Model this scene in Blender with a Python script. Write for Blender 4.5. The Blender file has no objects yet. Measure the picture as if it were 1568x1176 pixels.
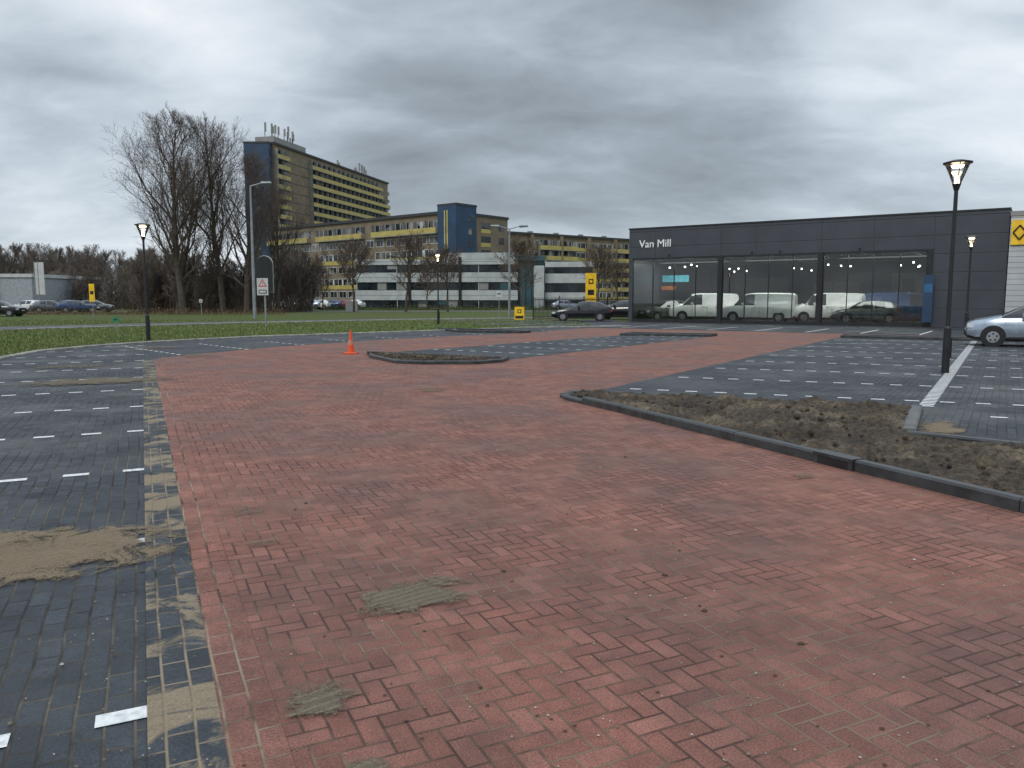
import bpy, math, random
from mathutils import Vector, Matrix, noise
R = random.Random(7)
scene = bpy.context.scene
scene.view_settings.view_transform = 'Standard'
scene.view_settings.look = 'None'
scene.view_settings.exposure = 0

# ------------------------------------------------------------ node helpers
class NT:
    def __init__(s, nt): s.nt = nt
    def n(s, t, **k):
        x = s.nt.nodes.new(t)
        for a, b in k.items(): setattr(x, a, b)
        return x
    def setin(s, sock, v):
        if isinstance(v, bpy.types.NodeSocket): s.nt.links.new(v, sock)
        elif v is not None:
            if isinstance(v, (tuple, list)) and len(v) == 3 and sock.type == 'RGBA': v = (*v, 1)
            sock.default_value = v
    def m(s, op, a, b=None, c=None, clamp=False):
        x = s.n('ShaderNodeMath', operation=op); x.use_clamp = clamp
        for i, v in enumerate((a, b, c)):
            if v is not None: s.setin(x.inputs[i], v)
        return x.outputs[0]
    def vm(s, op, a, b=None, sc=None):
        x = s.n('ShaderNodeVectorMath', operation=op)
        s.setin(x.inputs[0], a)
        if b is not None: s.setin(x.inputs[1], b)
        if sc is not None: s.setin(x.inputs[3], sc)
        return x.outputs['Value'] if op in ('DOT_PRODUCT', 'LENGTH', 'DISTANCE') else x.outputs[0]
    def mix(s, f, a, b, bt='MIX'):
        x = s.n('ShaderNodeMix', data_type='RGBA', blend_type=bt)
        s.setin(x.inputs[0], f); s.setin(x.inputs[6], a); s.setin(x.inputs[7], b)
        return x.outputs[2]
    def noise(s, v, sc, det=4, rough=.55, dist=0, dim='3D'):
        x = s.n('ShaderNodeTexNoise', noise_dimensions=dim)
        if v is not None: s.setin(x.inputs['Vector'], v)
        x.inputs['Scale'].default_value = sc; x.inputs['Detail'].default_value = det
        x.inputs['Roughness'].default_value = rough; x.inputs['Distortion'].default_value = dist
        return x.outputs[0]
    def ramp(s, f, stops):
        x = s.n('ShaderNodeValToRGB'); cr = x.color_ramp
        while len(cr.elements) < len(stops): cr.elements.new(.5)
        for e, (p, c) in zip(cr.elements, stops):
            e.position = p
            if not isinstance(c, (tuple, list)): c = (c, c, c)
            e.color = (*c, 1)
        s.setin(x.inputs[0], f)
        return x.outputs[0]
    def sstep(s, v, a, b, t0=0., t1=1.):
        x = s.n('ShaderNodeMapRange', interpolation_type='SMOOTHSTEP')
        s.setin(x.inputs[0], v); x.inputs[1].default_value = a; x.inputs[2].default_value = b
        x.inputs[3].default_value = t0; x.inputs[4].default_value = t1
        return x.outputs[0]

def newmat(name):
    m = bpy.data.materials.new(name); m.use_nodes = True
    nt = m.node_tree; b = nt.nodes['Principled BSDF']
    return m, NT(nt), b

def plain(name, col, rough=.6, metal=0., var=.15, vs=3., emis=None, es=0., bump=0., spec=.5):
    m, t, b = newmat(name)
    co = t.n('ShaderNodeTexCoord').outputs['Object']
    nz = t.noise(co, vs, 3)
    f = t.sstep(nz, .3, .7, 1 - var, 1 + var)
    c = t.vm('SCALE', (col[0], col[1], col[2]), sc=f)
    t.setin(b.inputs['Base Color'], c)
    t.setin(b.inputs['Roughness'], t.sstep(nz, .3, .7, max(0, rough - .08), min(1, rough + .08)))
    b.inputs['Metallic'].default_value = metal
    b.inputs['Specular IOR Level'].default_value = spec
    if emis:
        b.inputs['Emission Color'].default_value = (*emis, 1); b.inputs['Emission Strength'].default_value = es
    if bump:
        bp = t.n('ShaderNodeBump'); bp.inputs['Distance'].default_value = bump
        t.setin(bp.inputs['Height'], t.noise(co, vs * 6, 4)); t.setin(b.inputs['Normal'], bp.outputs[0])
    return m

def pavers(name, cols, joint, ang, herring=True, joint_sand=.5, sandy=0., wet=.4, jdark=(.03, .026, .022), cell=.105):
    m, t, b = newmat(name)
    co = t.n('ShaderNodeTexCoord').outputs['Object']
    mp = t.n('ShaderNodeMapping'); mp.inputs['Rotation'].default_value = (0, 0, ang)
    mp.inputs['Scale'].default_value = (1 / cell,) * 3
    t.setin(mp.inputs['Vector'], co)
    wob = t.n('ShaderNodeTexNoise'); wob.inputs['Scale'].default_value = 1.3; wob.inputs['Detail'].default_value = 1; t.setin(wob.inputs['Vector'], co)
    v = t.vm('ADD', mp.outputs[0], t.vm('SCALE', t.vm('SUBTRACT', wob.outputs[1], (.5, .5, .5)), sc=.3))
    sp = t.n('ShaderNodeSeparateXYZ'); t.setin(sp.inputs[0], v)
    x, y = sp.outputs[0], sp.outputs[1]
    fy = t.m('FRACT', y); j = t.m('FLOOR', y)
    if herring:
        i = t.m('FLOOR', x); fx = t.m('FRACT', x)
        k = t.m('FLOORED_MODULO', t.m('SUBTRACT', i, j), 4.)
        k = t.m('ROUND', k)
        is0 = t.m('COMPARE', k, 0., .1); is1 = t.m('COMPARE', k, 1., .1)
        is2 = t.m('COMPARE', k, 2., .1); is3 = t.m('COMPARE', k, 3., .1)
        dl = t.m('ADD', fx, is1)
        dr = t.m('ADD', t.m('SUBTRACT', 1., fx), is0)
        db = t.m('ADD', fy, is2)
        dt = t.m('ADD', t.m('SUBTRACT', 1., fy), is3)
        d = t.m('MINIMUM', t.m('MINIMUM', dl, dr), t.m('MINIMUM', db, dt))
        idx = t.m('SUBTRACT', i, is1); idy = t.m('SUBTRACT', j, is2)
    else:
        xx = t.m('ADD', t.m('MULTIPLY', x, .5), t.m('MULTIPLY', t.m('FLOORED_MODULO', j, 2.), .5))
        idx = t.m('FLOOR', xx); fx = t.m('FRACT', xx); idy = j
        d = t.m('MINIMUM', t.m('MULTIPLY', t.m('MINIMUM', fx, t.m('SUBTRACT', 1., fx)), 2.),
                t.m('MINIMUM', fy, t.m('SUBTRACT', 1., fy)))
    cid = t.n('ShaderNodeCombineXYZ'); t.setin(cid.inputs[0], idx); t.setin(cid.inputs[1], idy)
    wn = t.n('ShaderNodeTexWhiteNoise', noise_dimensions='2D'); t.setin(wn.inputs['Vector'], cid.outputs[0])
    rnd = wn.outputs['Value']
    base = t.ramp(rnd, [(0, cols[0]), (.5, cols[1]), (.92, cols[2]), (1, cols[3])])
    grit = t.noise(co, 120, 2, .8)
    blot = t.noise(co, .5, 5, .65)
    blot2 = t.noise(co, 3.2, 4, .7)
    base = t.vm('SCALE', base, sc=t.sstep(grit, .25, .75, .55, 1.42))
    base = t.vm('SCALE', base, sc=t.sstep(blot, .35, .65, .72, 1.2))
    base = t.vm('SCALE', base, sc=t.sstep(blot2, .3, .7, .82, 1.18))
    jm = t.sstep(d, .02, .085, 1., 0.)
    js = t.sstep(t.noise(co, 1.1, 4, .7), .40, .62, 0., joint_sand)
    jcol = t.mix(js, jdark, joint)
    if sandy:
        sm = t.sstep(t.noise(co, 2.1, 6, .7, .8), .60 - sandy * .3, .70 - sandy * .3)
        scol = t.vm('SCALE', (.29, .225, .145), sc=t.sstep(grit, .25, .75, .7, 1.2))
    c = t.mix(jm, base, jcol)
    dust = t.m('MULTIPLY', t.sstep(t.noise(co, 6, 6, .75), .56, .74), t.sstep(blot, .42, .6))
    c = t.mix(t.m('MULTIPLY', dust, .4), c, (.28, .22, .16))
    if sandy: c = t.mix(t.m('MULTIPLY', sm, .9), c, scol)
    t.setin(b.inputs['Base Color'], c)
    ro = t.m('ADD', t.sstep(blot, .38, .62, .75 - wet * .55, .88), t.m('MULTIPLY', jm, .2), clamp=True)
    t.setin(b.inputs['Roughness'], ro)
    b.inputs['Specular IOR Level'].default_value = .35
    bp = t.n('ShaderNodeBump'); bp.inputs['Distance'].default_value = .006; bp.inputs['Strength'].default_value = .8
    hgt = t.m('ADD', t.sstep(d, .0, .12), t.m('ADD', t.m('MULTIPLY', grit, .45), t.m('MULTIPLY', rnd, .3)))
    t.setin(bp.inputs['Height'], hgt); t.setin(b.inputs['Normal'], bp.outputs[0])
    return m

# ------------------------------------------------------------ mesh helpers
class MB:
    def __init__(s): s.v = []; s.f = []; s.mi = []
    def face(s, pts, m=0):
        i = len(s.v); s.v += [tuple(p) for p in pts]; s.f.append(tuple(range(i, i + len(pts)))); s.mi.append(m)
    def box(s, o, ex, ey, a0, a1, b0, b1, z0, z1, m=0):
        P = []
        for z in (z0, z1):
            for a, b in ((a0, b0), (a1, b0), (a1, b1), (a0, b1)):
                P.append((o[0] + ex[0] * a + ey[0] * b, o[1] + ex[1] * a + ey[1] * b, z))
        i = len(s.v); s.v += P
        for q in ((3, 2, 1, 0), (4, 5, 6, 7), (0, 1, 5, 4), (1, 2, 6, 5), (2, 3, 7, 6), (3, 0, 4, 7)):
            s.f.append(tuple(i + k for k in q)); s.mi.append(m)
    def cyl(s, p0, p1, r0, r1, n=12, m=0, cap=True):
        p0 = Vector(p0); p1 = Vector(p1); d = (p1 - p0).normalized()
        a = d.orthogonal().normalized(); b = d.cross(a); i = len(s.v)
        for p, r in ((p0, r0), (p1, r1)):
            for k in range(n):
                w = 2 * math.pi * k / n; q = p + a * (r * math.cos(w)) + b * (r * math.sin(w)); s.v.append(tuple(q))
        for k in range(n):
            s.f.append((i + k, i + (k + 1) % n, i + n + (k + 1) % n, i + n + k)); s.mi.append(m)
        if cap:
            s.f.append(tuple(i + k for k in reversed(range(n)))); s.mi.append(m)
            s.f.append(tuple(i + n + k for k in range(n))); s.mi.append(m)
    def obj(s, name, mats, parent=None, smooth=False, bevel=0, loc=None, rotz=0):
        me = bpy.data.meshes.new(name); me.from_pydata(s.v, [], s.f)
        for mt in mats: me.materials.append(mt)
        me.polygons.foreach_set('material_index', s.mi)
        if smooth: me.polygons.foreach_set('use_smooth', [True] * len(s.f))
        me.update()
        o = bpy.data.objects.new(name, me); scene.collection.objects.link(o)
        if parent: o.parent = parent
        if loc: o.location = loc
        o.rotation_euler[2] = rotz
        if bevel:
            bm = o.modifiers.new('b', 'BEVEL'); bm.width = bevel; bm.segments = 2
        return o
def empty(name, loc=(0, 0, 0), rotz=0):
    e = bpy.data.objects.new(name, None); scene.collection.objects.link(e); e.location = loc; e.rotation_euler[2] = rotz
    e.empty_display_size = .2
    return e
def poly(name, pts, z, mat):
    b = MB(); b.face([(x, y, z) for x, y in pts]); o = b.obj(name, [mat])
    if o.data.polygons[0].normal.z < 0: o.data.flip_normals()
    return o
def inside(x, y, P):
    c = False; n = len(P)
    for i in range(n):
        x1, y1 = P[i]; x2, y2 = P[i - 1]
        if (y1 > y) != (y2 > y) and x < (x2 - x1) * (y - y1) / (y2 - y1) + x1: c = not c
    return c

# ------------------------------------------------------------ materials
A = Vector((-.4295, .903)); B = Vector((.903, .4295))
e = Vector((.827, -.563)); nrm = Vector((-.563, -.827))
q = Vector((.536, .844)); r_ = Vector((.933, -.36))
angA = math.atan2(A.y, A.x); angq = math.atan2(q.y, q.x)
RED = [(.205, .086, .064), (.232, .098, .073), (.268, .118, .090), (.190, .085, .066)]
DRK = [(.036, .042, .050), (.046, .053, .063), (.056, .064, .075), (.032, .037, .044)]
JR = (.07, .04, .031)
m_red = pavers('red_brick_pavers', RED, (.34, .25, .17), -angA, True, .6, jdark=JR, cell=.095)
m_redrow = pavers('red_header_course', RED, (.36, .28, .20), -angA, False, .85, jdark=JR)
m_dark = pavers('dark_pavers', DRK, (.20, .17, .12), -angA, False, .6, wet=.6)
m_darkR = pavers('dark_pavers_bays', DRK, (.20, .18, .14), -angq, False, .35, wet=.6)
m_band = pavers('sandy_edge_course', DRK, (.30, .24, .17), -angA, False, 1., sandy=.44)
m_white = plain('white_paver', (.70, .71, .70), .6, var=.22, vs=25)
m_kerb = plain('concrete_kerb_wet', (.042, .045, .046), .45, var=.35, vs=4, bump=.004)
m_kerbl = plain('concrete_kerb_pale', (.30, .28, .25), .7, var=.3, vs=3, bump=.004)
m_kerbm = plain('concrete_kerb_grey', (.12, .12, .115), .7, var=.3, vs=4, bump=.004)
m_black = plain('black_metal', (.018, .019, .021), .4, .0, .2)
m_rubber = plain('tyre_rubber', (.02, .02, .02), .8)
m_chrome = plain('rim_metal', (.45, .46, .48), .3, .9, .1)

def grassmat():
    m, t, b = newmat('grass_ground')
    co = t.n('ShaderNodeTexCoord').outputs['Object']
    n1 = t.noise(co, .12, 5, .6); n2 = t.noise(co, 2.5, 5, .7); n3 = t.noise(co, 25, 3, .7)
    c = t.ramp(n2, [(.3, (.05, .066, .02)), (.5, (.095, .128, .032)), (.7, (.14, .175, .048))])
    c = t.mix(t.sstep(n1, .48, .64), c, (.12, .105, .05))
    c = t.vm('SCALE', c, sc=t.sstep(n3, .3, .7, .6, 1.35))
    t.setin(b.inputs['Base Color'], c); b.inputs['Roughness'].default_value = .9
    b.inputs['Specular IOR Level'].default_value = .2
    bp = t.n('ShaderNodeBump'); bp.inputs['Distance'].default_value = .06; t.setin(bp.inputs['Height'], n3)
    t.setin(b.inputs['Normal'], bp.outputs[0])
    return m
m_grass = grassmat()
def blademat():
    m, t, b = newmat('grass_blades')
    g = t.n('ShaderNodeNewGeometry')
    c = t.ramp(g.outputs['Random Per Island'], [(0, (.08, .115, .028)), (.6, (.15, .21, .05)), (.85, (.21, .26, .08)), (1, (.28, .24, .11))])
    t.setin(b.inputs['Base Color'], c); b.inputs['Roughness'].default_value = .7
    return m
m_blade = blademat()
m_asph = plain('asphalt', (.085, .087, .09), .75, var=.2, vs=2, bump=.003)
def soilmat():
    m, t, b = newmat('soil')
    co = t.n('ShaderNodeTexCoord').outputs['Object']
    n1 = t.noise(co, 1.3, 5, .6); n2 = t.noise(co, 16, 5, .75)
    c = t.ramp(n1, [(.3, (.035, .025, .017)), (.52, (.078, .056, .036)), (.72, (.19, .145, .095))])
    c = t.vm('SCALE', c, sc=t.sstep(n2, .32, .68, .35, 1.5))
    t.setin(b.inputs['Base Color'], c); b.inputs['Roughness'].default_value = .9
    bp = t.n('ShaderNodeBump'); bp.inputs['Distance'].default_value = .03; t.setin(bp.inputs['Height'], n2)
    t.setin(b.inputs['Normal'], bp.outputs[0])
    return m
m_soil = soilmat()
def sandmat(name, solid, tracks, c0, c1, amax=.93):
    m, t, b = newmat(name)
    tc = t.n('ShaderNodeTexCoord'); uv = tc.outputs['UV']; co = tc.outputs['Object']
    rad = t.m('MULTIPLY', t.vm('DISTANCE', uv, (.5, .5, 0)), 2.)
    nz = t.noise(co, 3.0, 5, .72, .8); nf = t.noise(co, 70, 3, .75)
    val = t.m('ADD', t.m('SUBTRACT', solid, rad), t.m('MULTIPLY', t.m('SUBTRACT', nz, .5), 2.3))
    val = t.m('ADD', val, t.m('MULTIPLY', t.m('SUBTRACT', nf, .5), .9))
    edge = t.m('MULTIPLY', t.sstep(val, .0, .45), amax)
    al = t.m('MULTIPLY', edge, t.sstep(rad, .86, .98, 1., 0.))
    wv = t.n('ShaderNodeTexWave'); wv.inputs['Scale'].default_value = 6; wv.inputs['Distortion'].default_value = 2.5; wv.inputs['Detail'].default_value = 3
    mp = t.n('ShaderNodeMapping'); mp.inputs['Rotation'].default_value = (0, 0, .9); t.setin(mp.inputs[0], co); t.setin(wv.inputs[0], mp.outputs[0])
    trk = t.m('MULTIPLY', wv.outputs[1], tracks)
    c = t.vm('SCALE', t.mix(nz, c0, c1), sc=t.m('MULTIPLY', t.sstep(nf, .25, .75, .7, 1.2), t.sstep(trk, 0., 1., .82, 1.12)))
    t.setin(b.inputs['Base Color'], c); b.inputs['Roughness'].default_value = .95
    t.setin(b.inputs['Alpha'], al)
    bp = t.n('ShaderNodeBump'); bp.inputs['Distance'].default_value = .025
    t.setin(bp.inputs['Height'], t.m('ADD', t.m('MULTIPLY', trk, .7), t.m('MULTIPLY', nf, .4))); t.setin(b.inputs['Normal'], bp.outputs[0])
    return m
m_sand = sandmat('sand_tan', 1.0, .5, (.20, .145, .088), (.34, .26, .165)); m_sand2 = sandmat('sand_dust', .5, .1, (.2, .15, .1), (.33, .26, .18), .5)
m_sand3 = sandmat('sand_damp_tracked', .85, .8, (.15, .125, .085), (.27, .215, .15), .88)

# ------------------------------------------------------------ ground
poly('ground', [(-1500, -60), (1500, -60), (1500, 2500), (-1500, 2500)], 0, m_grass)
lot = [(-2.2, -8), (-5.5, .4), (-14.0, 21.1), (-14.7, 24), (-14.5, 26.3), (-13.6, 29), (-10.9, 33.4), (-7.1, 36.6),
       (.8, 43.9), (7, 46), (8.1, 56), (45, 31), (45, -8)]
poly('parking_lot_pavement', lot, .004, m_dark)
redp = [(3.3, -6.5), (-1.0, 2.57), (-4.81, 10.62), (-7.67, 16.62), (-9.6, 20.7), (-9.8, 21.5), (-9.6, 22.3), (-9.1, 23.6), (-8.1, 26.4),
        (-5.87, 30.1), (-2.8, 34.0), (.69, 37.3), (4.5, 43.9), (30, 26.7), (44, 10), (44, -7)]
poly('red_brick_road', redp, .008, m_red)
Mb = [(-4.24, 23.1), (4.86, 34.7), (8.6, 33.5), (-.16, 20.8)]
poly('parking_bay_pavement', Mb, .012, m_darkR)
Rb = [(1.3, 13.4), (13.9, 32.9), (43, 13), (43, -2), (9, 5.6), (5.59, 8.34), (4.72, 9.04), (6.04, 11.4)]
poly('parking_bay_pavement', Rb, .012, m_darkR)
o = Vector((8.35, 55.8))
def W(s, off): p = o + e * s + nrm * off; return (p.x, p.y)
poly('forecourt_bay_pavement', [W(-6, .4), W(-6, 11.5), W(40, 11.5), W(40, .4)], .012, m_darkR)
serv = [(-90, 41), (-26.2, 41), (-18, 52), (-8, 60), (8.0, 68), (30, 80), (30, 84), (6, 72), (-10, 63.5), (-22, 55), (-30, 45.5), (-90, 46)]
poly('service_road', serv, .006, m_asph)
poly('main_road', [(-200, 92), (-30, 94), (60, 106), (60, 112), (-30, 102), (-200, 100)], .006, m_asph)
poly('bus_stop_pavement', [(-5, 56.5), (-5, 58.5), (8, 61), (8, 57)], .007, m_asph)

P0 = Vector((-1.0, 2.57))
def strip(name, off0, off1, s0, s1, z, mat):
    pts = [P0 + A * s0 + B * off0, P0 + A * s0 + B * off1, P0 + A * s1 + B * off1, P0 + A * s1 + B * off0]
    return poly(name, [(p.x, p.y) for p in pts], z, mat)
strip('sandy_edge_course', -.26, .0, -9, 20, .012, m_band)
strip('red_edge_course', .0, .21, -9, 20, .012, m_redrow)

wb = MB()
def dash(p, d, L=.21, w=.1, z=.0145):
    d = Vector(d).normalized(); s = Vector((-d.y, d.x))
    a = p - d * L / 2; b = p + d * L / 2
    wb.face([(a - s * w / 2).to_3d() + Vector((0, 0, z)), (b - s * w / 2).to_3d() + Vector((0, 0, z)),
             (b + s * w / 2).to_3d() + Vector((0, 0, z)), (a + s * w / 2).to_3d() + Vector((0, 0, z))])
D0 = Vector((-1.53, 2.90))
for rr in range(-1, 13):
    for k in range(0, 10):
        p = D0 + A * (2.45 * rr) - B * (.5 * k)
        if inside(p.x, p.y, lot): dash(p, B, .215, .1, .009)
for rr in range(0, 10):
    base = Vector((1.55, 14.25)) + q * (2.5 * rr)
    for k in range(0, 52):
        p = base + r_ * (.5 * k + .25)
        if inside(p.x, p.y, Rb): dash(p, r_, z=.0165)
for k in range(0, 12):
    p = Vector((6.75, 10.6)) + r_ * (.5 * k)
    if inside(p.x, p.y, Rb): dash(p, r_, z=.0165)
for rr in range(0, 7):
    base = Vector((-4.2, 23.3)) + q * (2.45 * rr)
    for k in range(-3, 16):
        p = base + e * (.5 * k)
        if inside(p.x, p.y, Mb): dash(p, e, z=.0165)
for rr in range(0, 9):
    base = Vector((-13.2, 26.5)) + Vector((.74, .67)) * (2.5 * rr)
    for k in range(0, 12):
        p = base + Vector((.67, -.74)) * (.5 * k)
        if inside(p.x, p.y, lot) and not inside(p.x, p.y, redp): dash(p, (.67, -.74), z=.009)
wl0 = Vector((6.35, 11.75))
for k in range(0, 108):
    dash(wl0 + q * (.21 * k), r_, .21, .12, .0165)
for k in range(-2, 15):
    a = Vector(W(k * 2.5, 6.2)); b = Vector(W(k * 2.5, 11.2)); dash((a + b) / 2, b - a, 5., .1, .0165)
wb.obj('white_bay_markings', [m_white])

def kerb(name, pts, w=.12, h=.13, mat=None, closed=False, z0=.0):
    b = MB(); n = len(pts); P = [Vector(p) for p in pts]; L = []
    for i in range(n):
        if closed: d = (P[(i + 1) % n] - P[i - 1]).normalized()
        else: d = (P[min(i + 1, n - 1)] - P[max(i - 1, 0)]).normalized()
        s = Vector((-d.y, d.x)); L.append((P[i] + s * w / 2, P[i] - s * w / 2))
    for i in range(n if closed else n - 1):
        (a, b_), (c, d_) = L[i], L[(i + 1) % n]
        seg = max(1, int((P[(i + 1) % n] - P[i]).length / 1.0))
        for k in range(seg):
            t0 = k / seg; t1 = (k + 1) / seg - .008 / max(.1, (P[(i + 1) % n] - P[i]).length)
            q0, q1 = a.lerp(c, t0), a.lerp(c, t1); p0, p1 = b_.lerp(d_, t0), b_.lerp(d_, t1)
            dz = R.uniform(-.004, .004); v = []
            for (u, ins) in ((p0, 0), (p1, 0), (q1, 0), (q0, 0)): v.append((u.x, u.y, z0))
            cx = (p0 + q0) / 2; cx1 = (p1 + q1) / 2
            for u, c_ in ((p0, cx), (p1, cx1), (q1, cx1), (q0, cx)):
                v.append((u.x, u.y, z0 + h - .02 + dz))
            for u, c_ in ((p0, cx), (p1, cx1), (q1, cx1), (q0, cx)):
                w_ = u.lerp(c_, .3); v.append((w_.x, w_.y, z0 + h + dz))
            i0 = len(b.v); b.v += v
            for f in ((0, 1, 5, 4), (1, 2, 6, 5), (2, 3, 7, 6), (3, 0, 4, 7), (4, 5, 9, 8), (5, 6, 10, 9), (6, 7, 11, 10), (7, 4, 8, 11), (8, 9, 10, 11)):
                b.f.append(tuple(i0 + x for x in f)); b.mi.append(0)
    return b.obj(name, [mat or m_kerb])
def edge_dist(x, y, P):
    p = Vector((x, y)); best = 9
    for i in range(len(P)):
        a = Vector(P[i - 1]); b_ = Vector(P[i]); ab = b_ - a; tt = max(0, min(1, (p - a).dot(ab) / max(1e-6, ab.length_squared)))
        best = min(best, (p - a - ab * tt).length)
    return best
def soil(name, P, cell=.05, base=.05, amp=.16):
    xs = [p[0] for p in P]; ys = [p[1] for p in P]; x0, y0 = min(xs), min(ys)
    nx = int((max(xs) - x0) / cell) + 1; ny = int((max(ys) - y0) / cell) + 1
    b = MB(); vi = {}
    def vid(i, j):
        if (i, j) not in vi:
            x = x0 + i * cell; y = y0 + j * cell
            zz = amp * (noise.noise((x * 1.1, y * 1.1, 2)) * .5 + noise.noise((x * 4, y * 4, 7)) * .5 + abs(noise.noise((x * 9, y * 9, 3))) * .6 + abs(noise.noise((x * 19, y * 19, 5))) * .3)
            zz *= min(1, edge_dist(x, y, P) / .35 + .15)
            vi[(i, j)] = len(b.v); b.v.append((x, y, max(base + zz, .02)))
        return vi[(i, j)]
    for i in range(nx):
        for j in range(ny):
            if inside(x0 + (i + .5) * cell, y0 + (j + .5) * cell, P):
                b.f.append((vid(i, j), vid(i + 1, j), vid(i + 1, j + 1), vid(i, j + 1))); b.mi.append(0)
    rn = random.Random(3)
    for _ in range(int(1200 * (cell < .09))):
        x = rn.uniform(min(xs), max(xs)); y = rn.uniform(min(ys), max(ys))
        if not inside(x, y, P) or edge_dist(x, y, P) < .12: continue
        s = rn.uniform(.012, .05); i0 = len(b.v)
        for dz, rr in ((-.6, .7), (.2, 1.), (.8, .5)):
            for k in range(6):
                w = k * 1.047 + dz; b.v.append((x + math.cos(w) * s * rr * rn.uniform(.7, 1.3), y + math.sin(w) * s * rr * rn.uniform(.7, 1.3), base + .03 + s * dz * rn.uniform(.7, 1.2)))
        for l in range(2):
            for k in range(6): b.f.append((i0 + l * 6 + k, i0 + l * 6 + (k + 1) % 6, i0 + l * 6 + 6 + (k + 1) % 6, i0 + l * 6 + 6 + k)); b.mi.append(0)
        b.f.append(tuple(i0 + 12 + k for k in range(6))); b.mi.append(0)
    return b.obj(name, [m_soil], smooth=True)
RP = [(.87, 12.6), (.93, 13.05), (1.3, 13.3), (6.04, 11.4), (4.72, 9.04), (5.59, 8.34), (9, 5.6), (6.6, .5), (3.97, 5.86), (1.6, 11.1)]
soil('planter_soil', RP)
kerb('planter_kerb', [(6.6, .5), (3.97, 5.86), (3.32, 7.28)], .12, .12)
kerb('planter_kerb', [(3.12, 7.72), (1.6, 11.1), (1.15, 12.05)], .12, .12)
kerb('planter_kerb', [(1.15, 12.05), (.93, 12.5), (.86, 12.85), (1.0, 13.15), (1.35, 13.3)], .12, .075)
kerb('planter_kerb', [(1.35, 13.3), (6.04, 11.42)], .08, .04, m_kerbm)
kerb('planter_kerb', [(6.0, 11.35), (5.2, 9.95), (4.78, 9.2)], .16, .09, m_kerbm)
kerb('planter_kerb', [(4.72, 9.1), (5.59, 8.34), (9, 5.6)], .12, .09, m_kerb)
db = MB(); d0 = Vector((3.32, 7.28)); dd = (Vector((3.12, 7.72)) - d0); L = dd.length; dd.normalize(); ds = Vector((-dd.y, dd.x))
db.box(d0, dd, ds, 0.003, L - .003, -.07, .09, .095, .125, 0); db.box(d0, dd, ds, .003, .05, -.065, .08, .0, .095, 0)
db.box(d0, dd, ds, L - .05, L - .003, -.065, .08, .0, .095, 0); db.box(d0, dd, ds, .05, L - .05, .03, .08, .0, .095, 1)
db.obj('drain_inlet', [m_kerb, m_black])
MP = [(-4.3, 23.0), (-3.9, 21.5), (-2.9, 19.65), (-2.2, 19.35), (-.9, 19.45), (-.3, 20.0), (-.12, 20.75)]
soil('planter_soil', MP, .08, .05, .12); kerb('planter_kerb', MP, .14, .10, closed=True)
LP = [(-3.9, 41.0), (-2.7, 38.2), (.4, 36.9), (.85, 37.5), (-.5, 39.2)]
soil('planter_soil', LP, .15, .04, .04); kerb('planter_kerb', LP, .14, .12, closed=True)
FP = [(4.86, 34.7), (8.6, 33.5), (9.1, 34.4), (5.6, 35.9)]
soil('planter_soil', FP, .15, .04, .04); kerb('planter_kerb', FP, .14, .12, closed=True)
GP = [(13.9, 32.7), (19.8, 28.9), (20.3, 29.7), (14.5, 33.6)]
soil('planter_soil', GP, .15, .04, .04); kerb('planter_kerb', GP, .14, .12, closed=True)
kerb('lot_edge_kerb', [(-2.2, -8), (-5.5, .4), (-14.0, 21.1), (-14.7, 24), (-14.5, 26.3), (-13.6, 29), (-10.9, 33.4), (-7.1, 36.6), (.8, 43.9), (7, 46)], .2, .07, m_kerbl)
kerb('service_road_kerb', serv[1:6], .2, .08, m_kerbl)

sb = MB(); uvs = []
def sandp(x, y, rx, ry, ang, m=1, k=[0]):
    z = .0185 + .0006 * k[0]; k[0] += 1
    c, s = math.cos(ang), math.sin(ang)
    sb.face([(x + c * a * rx - s * b * ry, y + s * a * rx + c * b * ry, z) for a, b in ((-1, -1), (1, -1), (1, 1), (-1, 1))], m)
    uvs.extend([(0, 0), (1, 0), (1, 1), (0, 1)])
for a in [(-3.35, 4.72, 1.3, .74, .35, 0), (-.55, 4.12, .42, .3, .5, 2), (-.78, 3.02, .2, .22, 0, 2), (-.48, 2.52, .14, .14, 0, 2),
          (-2.05, 5.8, .25, .45, .3), (-1.67, 5.05, .2, .2, 0), (-1.44, 13.8, .6, 1.3, .3), (2.73, 7.02, .25, .22, .3),
          (5.45, 9.7, .30, .75, -.55, 0), (-10.6, 18.6, 2.0, 1.4, .4), (-8.3, 15.3, 1.8, .9, .4, 2), (-12, 26, 2, 1.8, 0), (-9.0, 22.3, 1.5, 1.4, .2), (7.2, 10.0, .6, .35, 0)]: sandp(*a)
so = sb.obj('spilled_sand', [m_sand, m_sand2, m_sand3]); ul = so.data.uv_layers.new(name='UVMap')
for i, uvv in enumerate(uvs): ul.data[i].uv = uvv

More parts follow.
